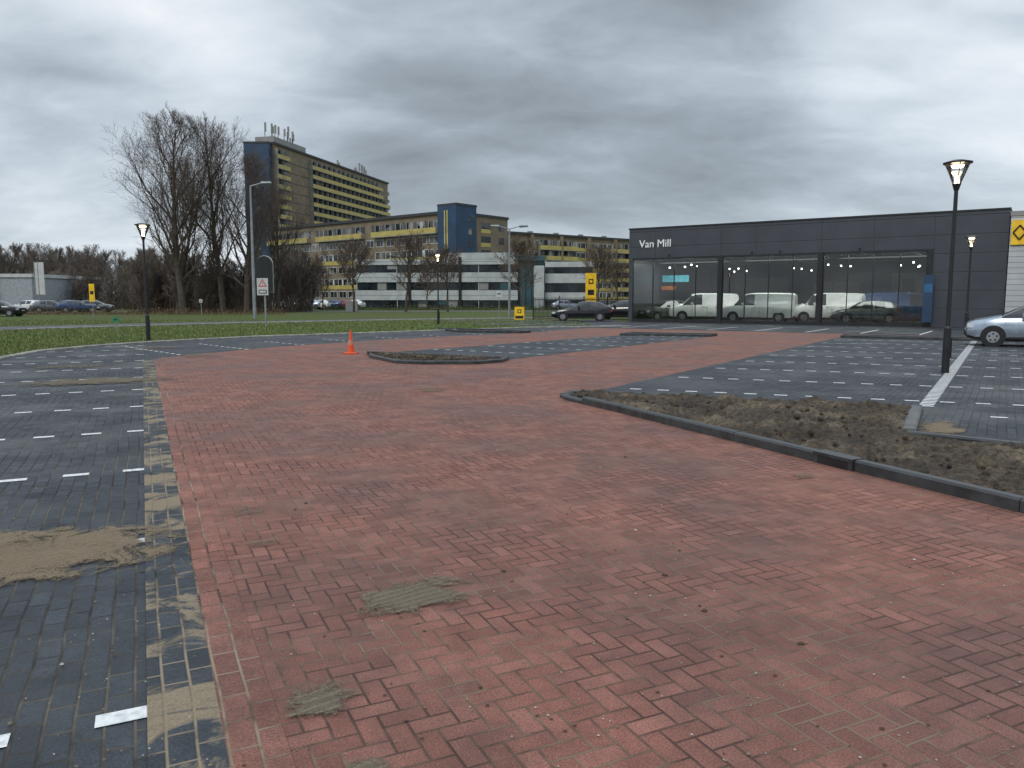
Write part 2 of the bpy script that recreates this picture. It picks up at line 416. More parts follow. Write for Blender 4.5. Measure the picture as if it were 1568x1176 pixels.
pb = MB()
for _ in range(2600):
    d = 2.4 + 16 * R.random() ** 1.4; x = R.uniform(-.75, .75) * d; y = d
    if not inside(x, y, lot) or inside(x, y, RP): continue
    if noise.noise((x * .9, y * .9, 0)) < -.0 and R.random() < .85: continue
    s = R.uniform(.002, .0065); zz = .013; m = R.choice([0, 0, 2, 2, 2, 1])
    if R.random() < .07: s *= 2.0
    if m == 1: s *= 1.8
    i = len(pb.v); a = R.random() * 6
    for k in range(5):
        w = a + k * 1.2566; pb.v.append((x + math.cos(w) * s * R.uniform(.7, 1.3), y + math.sin(w) * s * R.uniform(.6, 1), zz))
    pb.v.append((x, y, zz + s * (.9 if m != 1 else .4)))
    for k in range(5): pb.f.append((i + k, i + (k + 1) % 5, i + 5)); pb.mi.append(m)
pb.obj('scattered_pebbles_and_leaves', [plain('pebble_pale', (.45, .42, .37), .8), plain('dead_leaf', (.07, .04, .02), .8), plain('mud_clod', (.24, .18, .125), .9)])

gb = MB()
n = 0
while n < 30000:
    y = R.uniform(19, 60); x = R.uniform(-.75 * y, 9)
    if inside(x, y, lot) or inside(x, y, serv) or (x > 5 and y > 45): continue
    if R.random() > (26 / y) ** 1.5: continue
    h = R.uniform(.03, .10); a = R.random() * 6.28; w = .012 + y * .0004; lx = R.uniform(-.04, .04); ly = R.uniform(-.04, .04)
    gb.face([(x - w * math.cos(a), y - w * math.sin(a), 0), (x + w * math.cos(a), y + w * math.sin(a), 0), (x + lx, y + ly, h)]); n += 1
gb.obj('verge_grass', [m_blade])

# ------------------------------------------------------------ bare trees
m_bark = plain('bark', (.085, .068, .055), .9, var=.3, vs=2)
m_twig = plain('twig_bark', (.12, .09, .072), .9, var=.25, vs=1)
m_barkf = plain('bark_far_haze', (.11, .09, .075), .9, var=.3, vs=.5)  # far bark and twig copies, paled so distance haze sits in the colour
m_twigf = plain('twig_far_haze', (.155, .125, .105), .9, var=.25, vs=.5)
def tree_mesh(name, H, seed, levels, nch, spread, trunk_r, rmin, up=.5, first=.2, crown=None, stems=1, rtw=None):
    rn = random.Random(seed); b = MB(); rtw = rtw or rmin
    def tube(pts, rad, k, m):
        i0 = len(b.v)
        for idx, (p, r) in enumerate(zip(pts, rad)):
            d = (pts[min(idx + 1, len(pts) - 1)] - pts[max(idx - 1, 0)]).normalized(); a = d.orthogonal().normalized(); c = d.cross(a)
            for j in range(k):
                w = 2 * math.pi * j / k; b.v.append(tuple(p + a * (r * math.cos(w)) + c * (r * math.sin(w))))
        for s in range(len(pts) - 1):
            for j in range(k):
                b.f.append((i0 + s * k + j, i0 + s * k + (j + 1) % k, i0 + (s + 1) * k + (j + 1) % k, i0 + (s + 1) * k + j)); b.mi.append(m)
    def branch(p, d, L, r, lv):
        ns = (9, 6, 4, 3, 2)[min(lv, 4)]; pts = [p.copy()]; rad = [r]; dd = d.copy(); rm = rmin if lv < 3 else rtw
        for s in range(ns):
            jit = (.06, .14, .2, .25, .3)[min(lv, 4)]
            dd = (dd + Vector((rn.gauss(0, jit), rn.gauss(0, jit), rn.gauss(0, jit) + (up * .14 if lv else .03)))).normalized()
            pts.append(pts[-1] + dd * (L / ns)); rad.append(max(rm * .6, r * (1 - .85 * (s + 1) / ns)))
        tube(pts, rad, (8, 5, 4, 3, 3)[min(lv, 4)], 0 if lv < 2 else 1)
        if lv >= levels: return
        nc = nch[lv]
        for c in range(nc):
            f0 = first if lv == 0 else .18
            t = f0 + (1 - f0) * (c + rn.random()) / nc; t = min(t, .99)
            f = t * ns; i = int(f); pp = pts[i].lerp(pts[i + 1], f - i); bd = (pts[i + 1] - pts[i]).normalized()
            az = c * 2.4 + rn.uniform(-.5, .5); a = bd.orthogonal().normalized(); cc = bd.cross(a)
            side = a * math.cos(az) + cc * math.sin(az)
            an = spread[lv] * rn.uniform(.7, 1.25)
            nd = (bd * math.cos(an) + side * math.sin(an)).normalized()
            if lv == 0:
                env = crown((t - first) / (1 - first))
                ll = H * env * rn.uniform(.85, 1.1)
            else: ll = L * (.62 - .3 * t) * rn.uniform(.7, 1.3)
            branch(pp, nd, ll, max(rmin if lv < 2 else rtw, rad[min(i, len(rad) - 1)] * .5), lv + 1)
    for s in range(stems):
        a = s * 2.4; lean = 0 if stems == 1 else .2
        branch(Vector((math.cos(a) * .4 * (stems > 1), math.sin(a) * .4 * (stems > 1), 0)), Vector((math.cos(a) * lean, math.sin(a) * lean, 1)).normalized(), H * rn.uniform(.85, 1), trunk_r, 0)
    me = bpy.data.meshes.new(name); me.from_pydata(b.v, [], b.f); me.materials.append(m_bark); me.materials.append(m_twig)
    me.polygons.foreach_set('material_index', b.mi); me.update(); return me
def put(name, me, x, y, s=1, rz=0, parent=None, sz=None):
    ob = bpy.data.objects.new(name, me); scene.collection.objects.link(ob); ob.location = (x, y, -.05)
    ob.scale = (s, s, sz or s); ob.rotation_euler[2] = rz
    if parent: ob.parent = parent
    return ob
big = lambda t: .42 * (1 - t) ** .6 * min(1, .62 + t * 1.6) + .05
b1 = tree_mesh('bare_tree_a', 22.2, 3, 4, (23, 10, 6, 5), (.72, .55, .6, .6), .40, .024, .85, .14, big, rtw=.012)
b2 = tree_mesh('bare_tree_b', 21.5, 11, 4, (21, 10, 6, 5), (.62, .55, .6, .6), .36, .024, .95, .16, big, rtw=.012)
put('bare_tree', b1, -36.4, 86, 1.0, 0); put('bare_tree', b2, -33.4, 90, .99, 1); put('bare_tree', b1, -30.4, 89, .84, 2.2)
put('bare_tree', b2, -39.6, 92, .86, 3.1); put('bare_tree', b2, -28.4, 94, .72, 4.3)
st = lambda t: (.40 * math.sin(math.pi * (.28 + .68 * t)))
s1 = tree_mesh('street_tree_a', 9.0, 5, 3, (20, 10, 9), (.95, .7, .75), .17, .03, .8, .3, st, rtw=.022)
s2 = tree_mesh('street_tree_b', 9.0, 8, 3, (20, 10, 9), (.85, .7, .75), .16, .03, .9, .33, st, rtw=.022)
for i, (u, d, s) in enumerate([(462, 108, .95), (543, 98, 1.02), (622, 98, 1.06), (686, 97, .92), (802, 92, .95), (915, 104, 1.0), (495, 112, .7), (945, 112, .8), (655, 116, .8)]):
    put('street_tree', (s1, s2)[i % 2], (u - 784) / 1184 * d, d, s, i * 1.3)
sh_m = tree_mesh('shrub_mesh', 6.5, 21, 3, (14, 8, 6), (.6, .6, .7), .07, .022, .9, .06, lambda t: .35 * (1 - t * .5), stems=4)
far = tree_mesh('far_tree', 12, 31, 3, (22, 9, 6), (.6, .55, .6), .16, .03, .9, .12, lambda t: .34 * (1 - t) ** .6 + .06, rtw=.022)
far2 = tree_mesh('far_tree_b', 12, 32, 3, (20, 9, 6), (.75, .6, .6), .16, .03, .7, .2, lambda t: .34 * (1 - t) ** .5 + .06, rtw=.022)
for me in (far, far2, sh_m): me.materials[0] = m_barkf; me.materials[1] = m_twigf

def thicket(name, area, hfun, n, col, w=.03, seed=1):
    rn = random.Random(seed); b = MB()
    for _ in range(n):
        x, y = area(rn); H = hfun(x, y) * rn.uniform(.35, 1.05); z0 = 0 if rn.random() < .45 else rn.uniform(.0, .8) * H
        L = min(H - z0, H * rn.uniform(.15, .4)); a = rn.random() * 6.28; t = rn.uniform(.0, .7); c = rn.random() * 3.14
        tip = (x + math.cos(a) * t * L, y + math.sin(a) * t * L, z0 + L); ww = w * rn.uniform(.5, 1.6)
        b.face([(x - ww * math.cos(c), y - ww * math.sin(c), z0), (x + ww * math.cos(c), y + ww * math.sin(c), z0), tip])
    m, t, bs = newmat(name + '_mat'); g = t.n('ShaderNodeNewGeometry')
    t.setin(bs.inputs['Base Color'], t.ramp(g.outputs['Random Per Island'], [(0, tuple(k * .5 for k in col)), (.6, col), (1, tuple(k * 1.7 for k in col))])); bs.inputs['Roughness'].default_value = .9
    return b.obj(name, [m])
def hl(x, y): return 5.5 + 2.5 * noise.noise((x * .05, y * .02, 0)) + 1.5 * noise.noise((x * .25, 1, 0)) - max(0, (x + 95) * .06)
thicket('distant_treeline', lambda r: (r.uniform(-170, -66), r.uniform(165, 185)), hl, 24000, (.12, .095, .075), .09, 2)
thicket('distant_undergrowth', lambda r: (r.uniform(-95, -40), r.uniform(118, 135)), lambda x, y: 3.2 + 2.2 * noise.noise((x * .15, 0, 0)), 12000, (.10, .075, .055), .05, 3)
thicket('shrub_thicket', lambda r: (r.uniform(-46, -26), r.uniform(92, 102)), lambda x, y: 2.6 + 2.2 * noise.noise((x * .3, 4, 0)), 9000, (.10, .07, .05), .03, 4)
thicket('reed_strip', lambda r: (r.uniform(-75, -24), r.uniform(80, 83)), lambda x, y: .8, 9000, (.17, .115, .065), .03, 5)
thicket('hedge', lambda r: (r.uniform(-28, 8), r.uniform(114, 116)), lambda x, y: .9, 5000, (.08, .09, .035), .06, 6)
tl = empty('distant_trees')
for i in range(120):
    x = R.uniform(-150, -70); put('tree_%d' % i, (far, far2)[i % 2], x, R.uniform(150, 185), R.uniform(.95, 1.25) * (1 if x < -92 else .85), R.random() * 6, tl)
for i in range(10):
    put('tree_r%d' % i, far, R.uniform(-74, -50), R.uniform(140, 150), R.uniform(.5, .75), R.random() * 6, tl)
sg = empty('shrubs')
for i in range(28):
    put('shrub_%d' % i, sh_m, R.uniform(-47, -27), R.uniform(92, 104), R.uniform(.7, 1.15), R.random() * 6, sg)
for i in range(20):
    put('shrub_f%d' % i, sh_m, R.uniform(-80, -45), R.uniform(112, 128), R.uniform(.6, 1.0), R.random() * 6, sg)

# ------------------------------------------------------------ buildings
m_brown = plain('brown_brick', (.22, .175, .12), .85, var=.15, vs=.5)
m_yel = plain('yellow_panel', (.48, .39, .12), .6, var=.15, vs=.6)
m_wht = plain('white_frame', (.57, .58, .57), .6, var=.1, vs=1)
m_blue = plain('dark_blue_cladding', (.022, .055, .11), .5, var=.2, vs=.4)
m_conc = plain('grey_concrete', (.28, .28, .265), .8, var=.15, vs=.5)
m_dkroof = plain('roof_edge_dark', (.05, .05, .055), .7)
def winmat():
    m, t, b = newmat('window_glass')
    co = t.n('ShaderNodeTexCoord').outputs['Object']
    vo = t.n('ShaderNodeTexVoronoi'); vo.inputs['Scale'].default_value = .45; t.setin(vo.inputs[0], co)
    sp = t.n('ShaderNodeSeparateColor'); t.setin(sp.inputs[0], vo.outputs['Color'])
    t.setin(b.inputs['Base Color'], t.ramp(sp.outputs[0], [(0, (.015, .02, .025)), (.7, (.03, .035, .04)), (.85, (.12, .12, .11)), (1, (.3, .29, .26))]))
    b.inputs['Roughness'].default_value = .12; return m
m_win = winmat()
MATS = [m_brown, m_yel, m_wht, m_blue, m_conc, m_win, m_dkroof]
BR, YE, WH, BL, CO, WI, DR = range(7)
def flats(p0, p1, z0, floors, fh, depth, style, top=1.0, seed=1):
    p0 = Vector(p0); p1 = Vector(p1); L = (p1 - p0).length; ex = (p1 - p0) / L; n = Vector((ex.y, -ex.x))
    b = MB(); H = z0 + floors * fh + top
    b.box(p0, ex, n, 0, L, -depth, 0, 0, H, BR)
    b.box(p0, ex, n, -.3, L + .3, -depth - .3, .45, H + .003, H + .55, DR)
    rn = random.Random(seed)
    bay = 3.3; nb = int(L / bay); off = (L - nb * bay) / 2
    for f in range(floors):
        z = z0 + f * fh
        for k in range(nb):
            a = off + k * bay; kind = style(k, nb, f, rn)
            if kind == 'blank': continue
            if kind == 'balcony':
                b.box(p0, ex, n, a + .05, a + bay - .05, .003, .03, z + .95, z + fh - .12, WI)
                b.box(p0, ex, n, a + .05, a + .18, .03, .08, z + .9, z + fh - .12, WH)
                b.box(p0, ex, n, a + bay * .5, a + bay * .5 + .1, .03, .08, z + .9, z + fh - .12, WH)
                if rn.random() < .35: c0 = rn.uniform(.2, 1.4); b.box(p0, ex, n, a + c0, a + c0 + rn.uniform(.5, 1.1), .031, .05, z + 1., z + fh - .2, rn.choice([WH, CO, BR]))
                b.box(p0, ex, n, a, a + bay, .01, 1.2, z - .1, z + .08, CO)
                b.box(p0, ex, n, a, a + bay, 1.12, 1.2, z + .083, z + 1.12, YE)
                b.box(p0, ex, n, a - .04, a + .04, .01, 1.1, z + .083, z + fh - .12, CO)
            elif kind == 'window':
                b.box(p0, ex, n, a + .35, a + bay - .35, .003, .06, z + .75, z + 2.35, WH)
                b.box(p0, ex, n, a + .47, a + bay * .52 - .05, .063, .07, z + .87, z + 2.23, WI)
                b.box(p0, ex, n, a + bay * .52 + .05, a + bay - .47, .063, .07, z + .87, z + 2.23, WI)
            elif kind == 'ywindow':
                b.box(p0, ex, n, a + .003, a + bay - .003, .003, .07, z + .05, z + .95, YE)
                b.box(p0, ex, n, a + .1, a + bay - .1, .003, .06, z + .98, z + 2.4, WI)
                b.box(p0, ex, n, a + .1, a + .25, .063, .09, z + .98, z + 2.4, WH)
                b.box(p0, ex, n, a + bay * .45, a + bay * .45 + rn.choice([.3, .5, .9]), .063, .09, z + .98, z + 2.4, rn.choice([WH, WH, CO]))
                b.box(p0, ex, n, a + .1, a + bay - .1, .063, .09, z + 2.3, z + 2.42, WH)
    return b, p0, ex, n, H
def fin(b, name): return b.obj(name, MATS)
def sty_tall(k, nb, f, rn):
    if k < 2: return 'balcony'
    if k < 6: return 'blank'
    if k >= nb - 2 and f > 12: return 'blank'
    return 'balcony'
tp0 = (-67.6, 225); tp1 = (-67.6 + .25 * 80, 225 + .968 * 80)
b, p0, ex, n, H = flats(tp0, tp1, 2.2, 15, 2.8, 7.2, sty_tall)
b.box((-75.2, 222.5), (1, 0), (0, 1), 0, 7.0, 0, 12, 0, H - .3, BL)
b.box((-75.35, 222.4), (1, 0), (0, 1), 0, 7.3, 0, 12.1, H - .297, H + .2, DR)
b.box(p0, ex, n, 2, 20, -7, -1, H + .56, H + 2.6, CO)
b.box(p0, ex, n, 26, 74, -6.5, -2.5, H + .56, H + 1.5, CO)
for f in range(15): b.box(p0, ex, n, 7.4, 19.8, .01, .05, 2.0 + f * 2.8, 2.15 + f * 2.8, DR)
for f in range(15): b.box(p0, ex, n, 80.05, 82.0, -7, -.2, 2.0 + f * 2.8, 2.2 + f * 2.8, CO); b.box(p0, ex, n, 81.9, 82.0, -7, -.2, 2.21 + f * 2.8, 3.2 + f * 2.8, WH)
for k in range(11):
    s = 1 + R.random() * 18; pp = p0 + ex * s + n * (-2 - R.random() * 4); hh = R.uniform(2.5, 5.5)
    b.cyl((pp.x, pp.y, H + 2.6), (pp.x, pp.y, H + 2.6 + hh), .12, .09, 6, DR); b.cyl((pp.x + .25, pp.y, H + 2.6 + hh * .45), (pp.x + .25, pp.y, H + 2.6 + hh), .26, .26, 6, CO)
for k in range(10):
    s = 40 + R.random() * 38; pp = p0 + ex * s + n * (-2 - R.random() * 4); hh = R.uniform(2, 4.5)
    b.cyl((pp.x, pp.y, H + .5), (pp.x, pp.y, H + .5 + hh), .12, .09, 6, DR); b.cyl((pp.x + .25, pp.y, H + hh * .5), (pp.x + .25, pp.y, H + .5 + hh), .28, .28, 6, CO)
for k in range(1, 15): b.box((-75.2, 222.5), (1, 0), (0, 1), 3.0, 3.9, -.03, .0, 1.5 + k * 2.8, 2.6 + k * 2.8, WI)
fin(b, 'tall_apartment_block')
def sty_l1(k, nb, f, rn):
    if k in (5, 11): return 'blank' if f % 2 else 'window'
    if f == 5: return 'balcony'
    return 'ywindow' if (f % 2 == 1) else 'window'
b, p0, ex, n, H = flats((-60.3, 196), (-14.5, 158), 1.0, 6, 2.75, 11, sty_l1)
L = (Vector((-14.5, 158)) - Vector((-60.3, 196))).length
b.box(p0, ex, n, L + .35, L + 5.4, -5, 1.0, 0, 19.9, BL)
b.box(p0, ex, n, L + .3, L + 5.5, -5.1, 1.05, 19.903, 20.3, DR)
b.box(p0, ex, n, L + 2.2, L + 2.5, 1.003, 1.06, 3, 19, YE); b.box(p0, ex, n, L + 2.9, L + 3.2, 1.003, 1.06, 3, 19, YE)
b.box(p0, ex, n, L + .35, L + 5.2, -15, -5.103, 0, 18.2, BR)
b.box(p0, ex, n, L + .2, L + 5.4, -15.2, -5.11, 18.203, 18.7, DR)
for f in range(6): b.box(p0, ex, n, L + 5.203, L + 5.25, -13.8, -12.1, 1.9 + f * 2.75, 3.3 + f * 2.75, WI)
for f in range(6): b.box(p0, ex, n, L + 5.203, L + 5.25, -9.5, -6.6, 1.2 + f * 2.75, 2.0 + f * 2.75, YE); b.box(p0, ex, n, L + 5.203, L + 5.25, -9.5, -6.6, 2.01 + f * 2.75, 3.3 + f * 2.75, WI)
for f in range(7): b.box(p0, ex, n, L + 5.403, L + 5.44, -4, -2.6, 1.4 + f * 2.6, 2.6 + f * 2.6, WI)
fin(b, 'low_apartment_block')
def sty_l3(k, nb, f, rn):
    if k < 3: return 'blank'
    return 'ywindow' if (k // 4) % 2 == 0 else 'balcony'
b, p0, ex, n, H = flats((-4.5, 198), (42, 232), 1.0, 6, 2.7, 11, sty_l3, seed=5)
for k in range(3, 13, 3): b.box(p0, ex, n, k * 3.3 + 1.4, k * 3.3 + 1.9, .02, 1.3, 1, H, BR)
for k in range(5): b.box(p0, ex, n, 6 + k * 9, 7.2 + k * 9, -6, -5, H + .56, H + 1.5, CO)
fin(b, 'low_apartment_block')

m_band_w = plain('office_white_band', (.46, .49, .49), .55, var=.12, vs=.8)
m_teal = plain('teal_glass', (.035, .09, .11), .15, var=.3, vs=.4)
m_offw = plain('office_window', (.018, .028, .035), .12, var=.6, vs=.5)
b = MB(); p0 = Vector((-27.3, 137)); p1 = Vector((.9, 134)); L = (p1 - p0).length; ex = (p1 - p0) / L; n = Vector((ex.y, -ex.x))
b.box(p0, ex, n, 0, L, -14, 0, 0, 8.4, 1)
for z0, z1 in ((1.4, 3.1), (4.5, 6.15), (7.5, 8.45)): b.box(p0, ex, n, -.1, L + .1, -14.1, .25, z0, z1, 0)
b.box(p0, ex, n, 16, L + .2, -13, .3, 8.453, 9.5, 0)
for z0, z1 in ((.05, 1.4), (3.1, 4.5), (6.15, 7.5)):
    k = 0
    while k * 1.8 < L: b.box(p0, ex, n, k * 1.8, k * 1.8 + .12, .005, .08, z0 + .003, z1 - .003, 2 if k % 4 else 0); k += 1
    for j in range(4): s = R.randint(0, 14) * 1.8 + .15; b.box(p0, ex, n, s, s + 1.6, .003, .02, z0 + R.choice([.1, .6]), z1 - .1, R.choice([3, 5]))
for z in (2.2, 5.3, 8.0): b.box(p0, ex, n, -.1, L + .1, .251, .26, z, z + .04, 2)
for s in (9.3, 18.2): b.box(p0, ex, n, s, s + .5, .27, .4, 0, 8.8, 2)
b.box(p0, ex, n, L + .11, L + 4.6, -6, -.6, 0, 8.1, 3); b.box(p0, ex, n, L + .11, L + 4.8, -6, .4, 8.103, 8.9, 3)
for k in range(5): b.box(p0, ex, n, L + .3 + k * 1.05, L + .4 + k * 1.05, -.597, -.5, 0, 8.1, 2)
b.box(p0, ex, n, L + 3.0, L + 4.7, -.4, 1.6, 0, 7.2, 0)
q0 = L + 4.85
b.box(p0, ex, n, q0, q0 + 8, -12, 0, 0, 7.4, 1)
for z0, z1 in ((1.4, 2.7), (4.3, 5.9), (7.0, 7.9)): b.box(p0, ex, n, q0 - .05, q0 + 8.1, -12.1, .2, z0, z1, 0)
for z0, z1 in ((.05, 1.4), (2.7, 4.3), (5.9, 7.)):
    for k in range(5): b.box(p0, ex, n, q0 + k * 1.8, q0 + k * 1.8 + .12, .005, .08, z0 + .003, z1 - .003, 2)
b.obj('office_building', [m_band_w, m_offw, m_black, m_teal, m_conc, m_conc])

# dealership showroom
def cladding(name, col, seam=1.2):
    m, t, bs = newmat(name)
    co = t.n('ShaderNodeTexCoord').outputs['Object']; sp = t.n('ShaderNodeSeparateXYZ'); t.setin(sp.inputs[0], co)
    z = t.m('FRACT', t.m('DIVIDE', sp.outputs[2], seam)); d = t.m('MINIMUM', z, t.m('SUBTRACT', 1., z))
    ln = t.sstep(d, .0, .02 / seam + .004, 0., 1.)
    c = t.vm('SCALE', col, sc=t.m('MULTIPLY', t.sstep(ln, 0, 1, .45, 1.), t.sstep(t.noise(co, .7, 4), .3, .7, .90, 1.1)))
    t.setin(bs.inputs['Base Color'], c); bs.inputs['Roughness'].default_value = .4
    bp = t.n('ShaderNodeBump'); bp.inputs['Distance'].default_value = .02; t.setin(bp.inputs['Height'], ln); t.setin(bs.inputs['Normal'], bp.outputs[0])
    return m
m_clad = cladding('anthracite_cladding', (.058, .064, .078), 1.05)
m_ribw = cladding('white_ribbed_cladding', (.50, .52, .53), .3)
m_floor = plain('showroom_floor', (.20, .20, .195), .25)
m_int = plain('showroom_wall', (.05, .05, .052), .8)
m_ceil = plain('showroom_ceiling', (.04, .04, .04), .8)
m_int2 = plain('showroom_partition', (.15, .155, .15), .7)
m_spot = plain('spotlight_glow', (1, 1, .95), .5, emis=(1, .96, .85), es=9)
def glassmat(name, tint, refl):
    m, t, bs = newmat(name); nt = m.node_tree; nt.nodes.remove(bs)
    out = [x for x in nt.nodes if x.type == 'OUTPUT_MATERIAL'][0]
    tr = t.n('ShaderNodeBsdfTransparent'); tr.inputs[0].default_value = (*tint, 1)
    gl = t.n('ShaderNodeBsdfGlossy'); gl.inputs['Roughness'].default_value = .01
    fr = t.n('ShaderNodeFresnel'); fr.inputs[0].default_value = 1.45
    mx = t.n('ShaderNodeMixShader'); t.setin(mx.inputs[0], t.m('ADD', fr.outputs[0], refl, clamp=True))
    nt.links.new(tr.outputs[0], mx.inputs[1]); nt.links.new(gl.outputs[0], mx.inputs[2]); nt.links.new(mx.outputs[0], out.inputs[0])
    return m
m_glass = glassmat('showroom_glass', (.78, .82, .82), .025)
m_signb = plain('sign_blue', (.03, .12, .25), .5); m_cyan = plain('poster_cyan', (.1, .45, .55), .5, emis=(.1, .5, .6), es=.12); m_orange = plain('poster_orange', (.5, .14, .04), .5)
m_logo = plain('sign_yellow', (.80, .50, .02), .5, emis=(.9, .55, .02), es=.1)
sh = empty('car_showroom')
O3 = (o.x, o.y); In = -nrm
b = MB(); HB = 6.5; ZG = 4.5; SL = 22.8; SG = 19.2
b.box(O3, e, In, 0, SL, 0, .3, ZG, HB, 0)
b.box(O3, e, In, SG, SL, 0, .3, 0, ZG - .003, 0)
b.box(O3, e, In, 0, .3, .0, 22, 0, ZG - .003, 0)
b.box(O3, e, In, 0, .3, .303, 22, ZG, HB, 0)
b.box(O3, e, In, .303, SL, .303, 22, HB - .4, HB - .1, 1)
b.box(O3, e, In, -.05, SL + .03, -.05, 22, HB + .003, HB + .1, 1)
for s in (6.7, 13.05):
    b.box(O3, e, In, s - .15, s + .15, -.12, .2, 0, ZG - .003, 1)
    b.box(O3, e, In, s - .012, s + .012, -.006, -.001, ZG, HB, 1)
b.box(O3, e, In, SG - .28, SG - .003, -.08, .3, 0, ZG - .003, 1)
b.box(O3, e, In, .3, SG - .285, -.03, .1, 0, .22, 1)
b.box(O3, e, In, .3, SG - .285, -.05, .12, ZG - .12, ZG - .004, 1)
for a0, a1 in ((.3, 6.55), (6.85, 12.9), (13.2, SG - .285)):
    for k in range(1, 4):
        s = a0 + (a1 - a0) * k / 4; b.box(O3, e, In, s - .02, s + .02, .0, .1, .223, ZG - .125, 1)
    b.box(O3, e, In, a0, a0 + .05, .0, .1, .223, ZG - .125, 1); b.box(O3, e, In, a1 - .05, a1, .0, .1, .223, ZG - .125, 1)
for k in (2, 9, 16, 19.2): b.box(O3, e, In, k, k + .02, -.006, -.001, ZG, HB, 1)
for k in (3, 8.7, 10.5, 15.2): b.box(O3, e, In, k, k + .1, -.12, -.01, ZG + .1, ZG + .18, 1)
b.obj('shell', [m_clad, m_black], sh)
b = MB(); b.box(O3, e, In, .301, SG - .287, .045, .055, .224, ZG - .126, 0); b.obj('shopfront_glass', [m_glass], sh)
b = MB(); b.box(O3, e, In, .31, 30, .2, 15.8, .02, .06, 0); b.box(O3, e, In, .31, 30, 16, 16.2, .06, HB - .4, 1)
b.box(O3, e, In, 25, 25.2, .31, 16, .06, HB - .4, 1); b.box(O3, e, In, .31, 30, .31, 16, 4.7, 4.8, 2)
for k in range(8): b.box(O3, e, In, 1 + k * 2.8, 1.25 + k * 2.8, .8, 15.6, 4.45, 4.68, 4)
for k in range(3): b.box(O3, e, In, 1, 22, 3 + k * 4.5, 3.12 + k * 4.5, 4.2, 4.28, 4)
for (s0, s1x, k) in ((2.0, 4.5, 0), (8.5, 10.5, 2), (12, 13.4, 1), (3, 5, 2), (16.5, 18.3, 1), (17, 21, 2)):
    s = s0
    while s < s1x:
        pp = o + e * s + In * (3 + k * 4.5 + R.uniform(-.8, .8)); zz = 3.9 + R.uniform(-.15, .15); b.cyl((pp.x, pp.y, zz), (pp.x, pp.y, zz + .1), .06, .05, 8, 3); s += R.uniform(.35, .8)
for k in range(4): b.box(O3, e, In, 8 + k * 1.0, 8.12 + k * 1.0, 13, 13.1, 1.9, 3.3, 8)
b.box(O3, e, In, .5, 2.6, 4.8, 4.9, 2.9, 3.4, 5); b.box(O3, e, In, .5, 1.6, 4.7, 4.78, 2.3, 2.6, 7)
b.box(O3, e, In, 14.8, 17.2, 15.8, 15.9, .1, 3.6, 9); b.box(O3, e, In, 15.6, 16.4, 15.7, 15.79, 2, 3.2, 8)
b.box(O3, e, In, 2.5, 7, 15.8, 15.9, 1.0, 3.4, 9); b.box(O3, e, In, 9, 12.5, 15.8, 15.9, .1, 3.0, 9)
b.obj('interior', [m_floor, m_int, m_ceil, m_spot, m_black, m_cyan, m_logo, m_orange, m_int, m_int2], sh)
for k in range(3):
    ll = bpy.data.lights.new('luminaire_%d' % k, 'AREA'); ll.energy = 290; ll.shape = 'RECTANGLE'; ll.size = 5; ll.size_y = 2.0; ll.color = (1, .97, .9)
    lo = bpy.data.objects.new('luminaire_%d' % k, ll); scene.collection.objects.link(lo); lo.parent = sh
    pp = o + e * (3.5 + k * 6.3) + In * 2.6; lo.location = (pp.x, pp.y, 4.40); lo.rotation_euler = (0, 0, math.atan2(e.y, e.x))
b = MB(); b.box(O3, e, In, SL + .06, 50, -.4, 22, 0, 6.1, 0); b.box(O3, e, In, SL + .04, 50, -.45, 22, 6.103, 6.35, 1)
b.obj('white_wing', [m_ribw, m_conc], sh)
b = MB(); b.box(O3, e, In, SL + .12, SL + 3.2, -.52, -.41, 4.55, 5.85, 0)
b.obj('yellow_sign_panel', [m_logo], sh)
b = MB()
pth = [(SL + .2, 5.2), (SL + .5, 5.58), (SL + .8, 5.2), (SL + .5, 4.82)]
for i in range(4):
    (s0, z0), (s1_, z1) = pth[i], pth[(i + 1) % 4]
    a = Vector(W(s0, .56)); c = Vector(W(s1_, .56)); b.cyl((a.x, a.y, z0), (c.x, c.y, z1), .04, .04, 6)
b.obj('sign_emblem', [m_black], sh)
b = MB(); b.box(O3, e, In, 18.85, 19.35, -.6, -.5, .3, 3.0, 0); b.box(O3, e, In, 18.88, 19.32, -.605, -.601, 2.0, 2.5, 1); b.obj('blue_entrance_sign', [m_blue, m_signb], sh)
fc = bpy.data.curves.new('sign_lettering', 'FONT'); fc.body = 'Van Mill'; fc.size = .74; fc.extrude = .03
fo = bpy.data.objects.new('sign_lettering', fc); scene.collection.objects.link(fo); fo.parent = sh
m_let = plain('sign_letters', (.8, .8, .8), .5, emis=(1, 1, 1), es=.1); fc.materials.append(m_let)
pp = o + e * .8 + nrm * .04; fo.location = (pp.x, pp.y, 5.22); fo.rotation_euler = (math.pi / 2, 0, math.atan2(e.y, e.x))

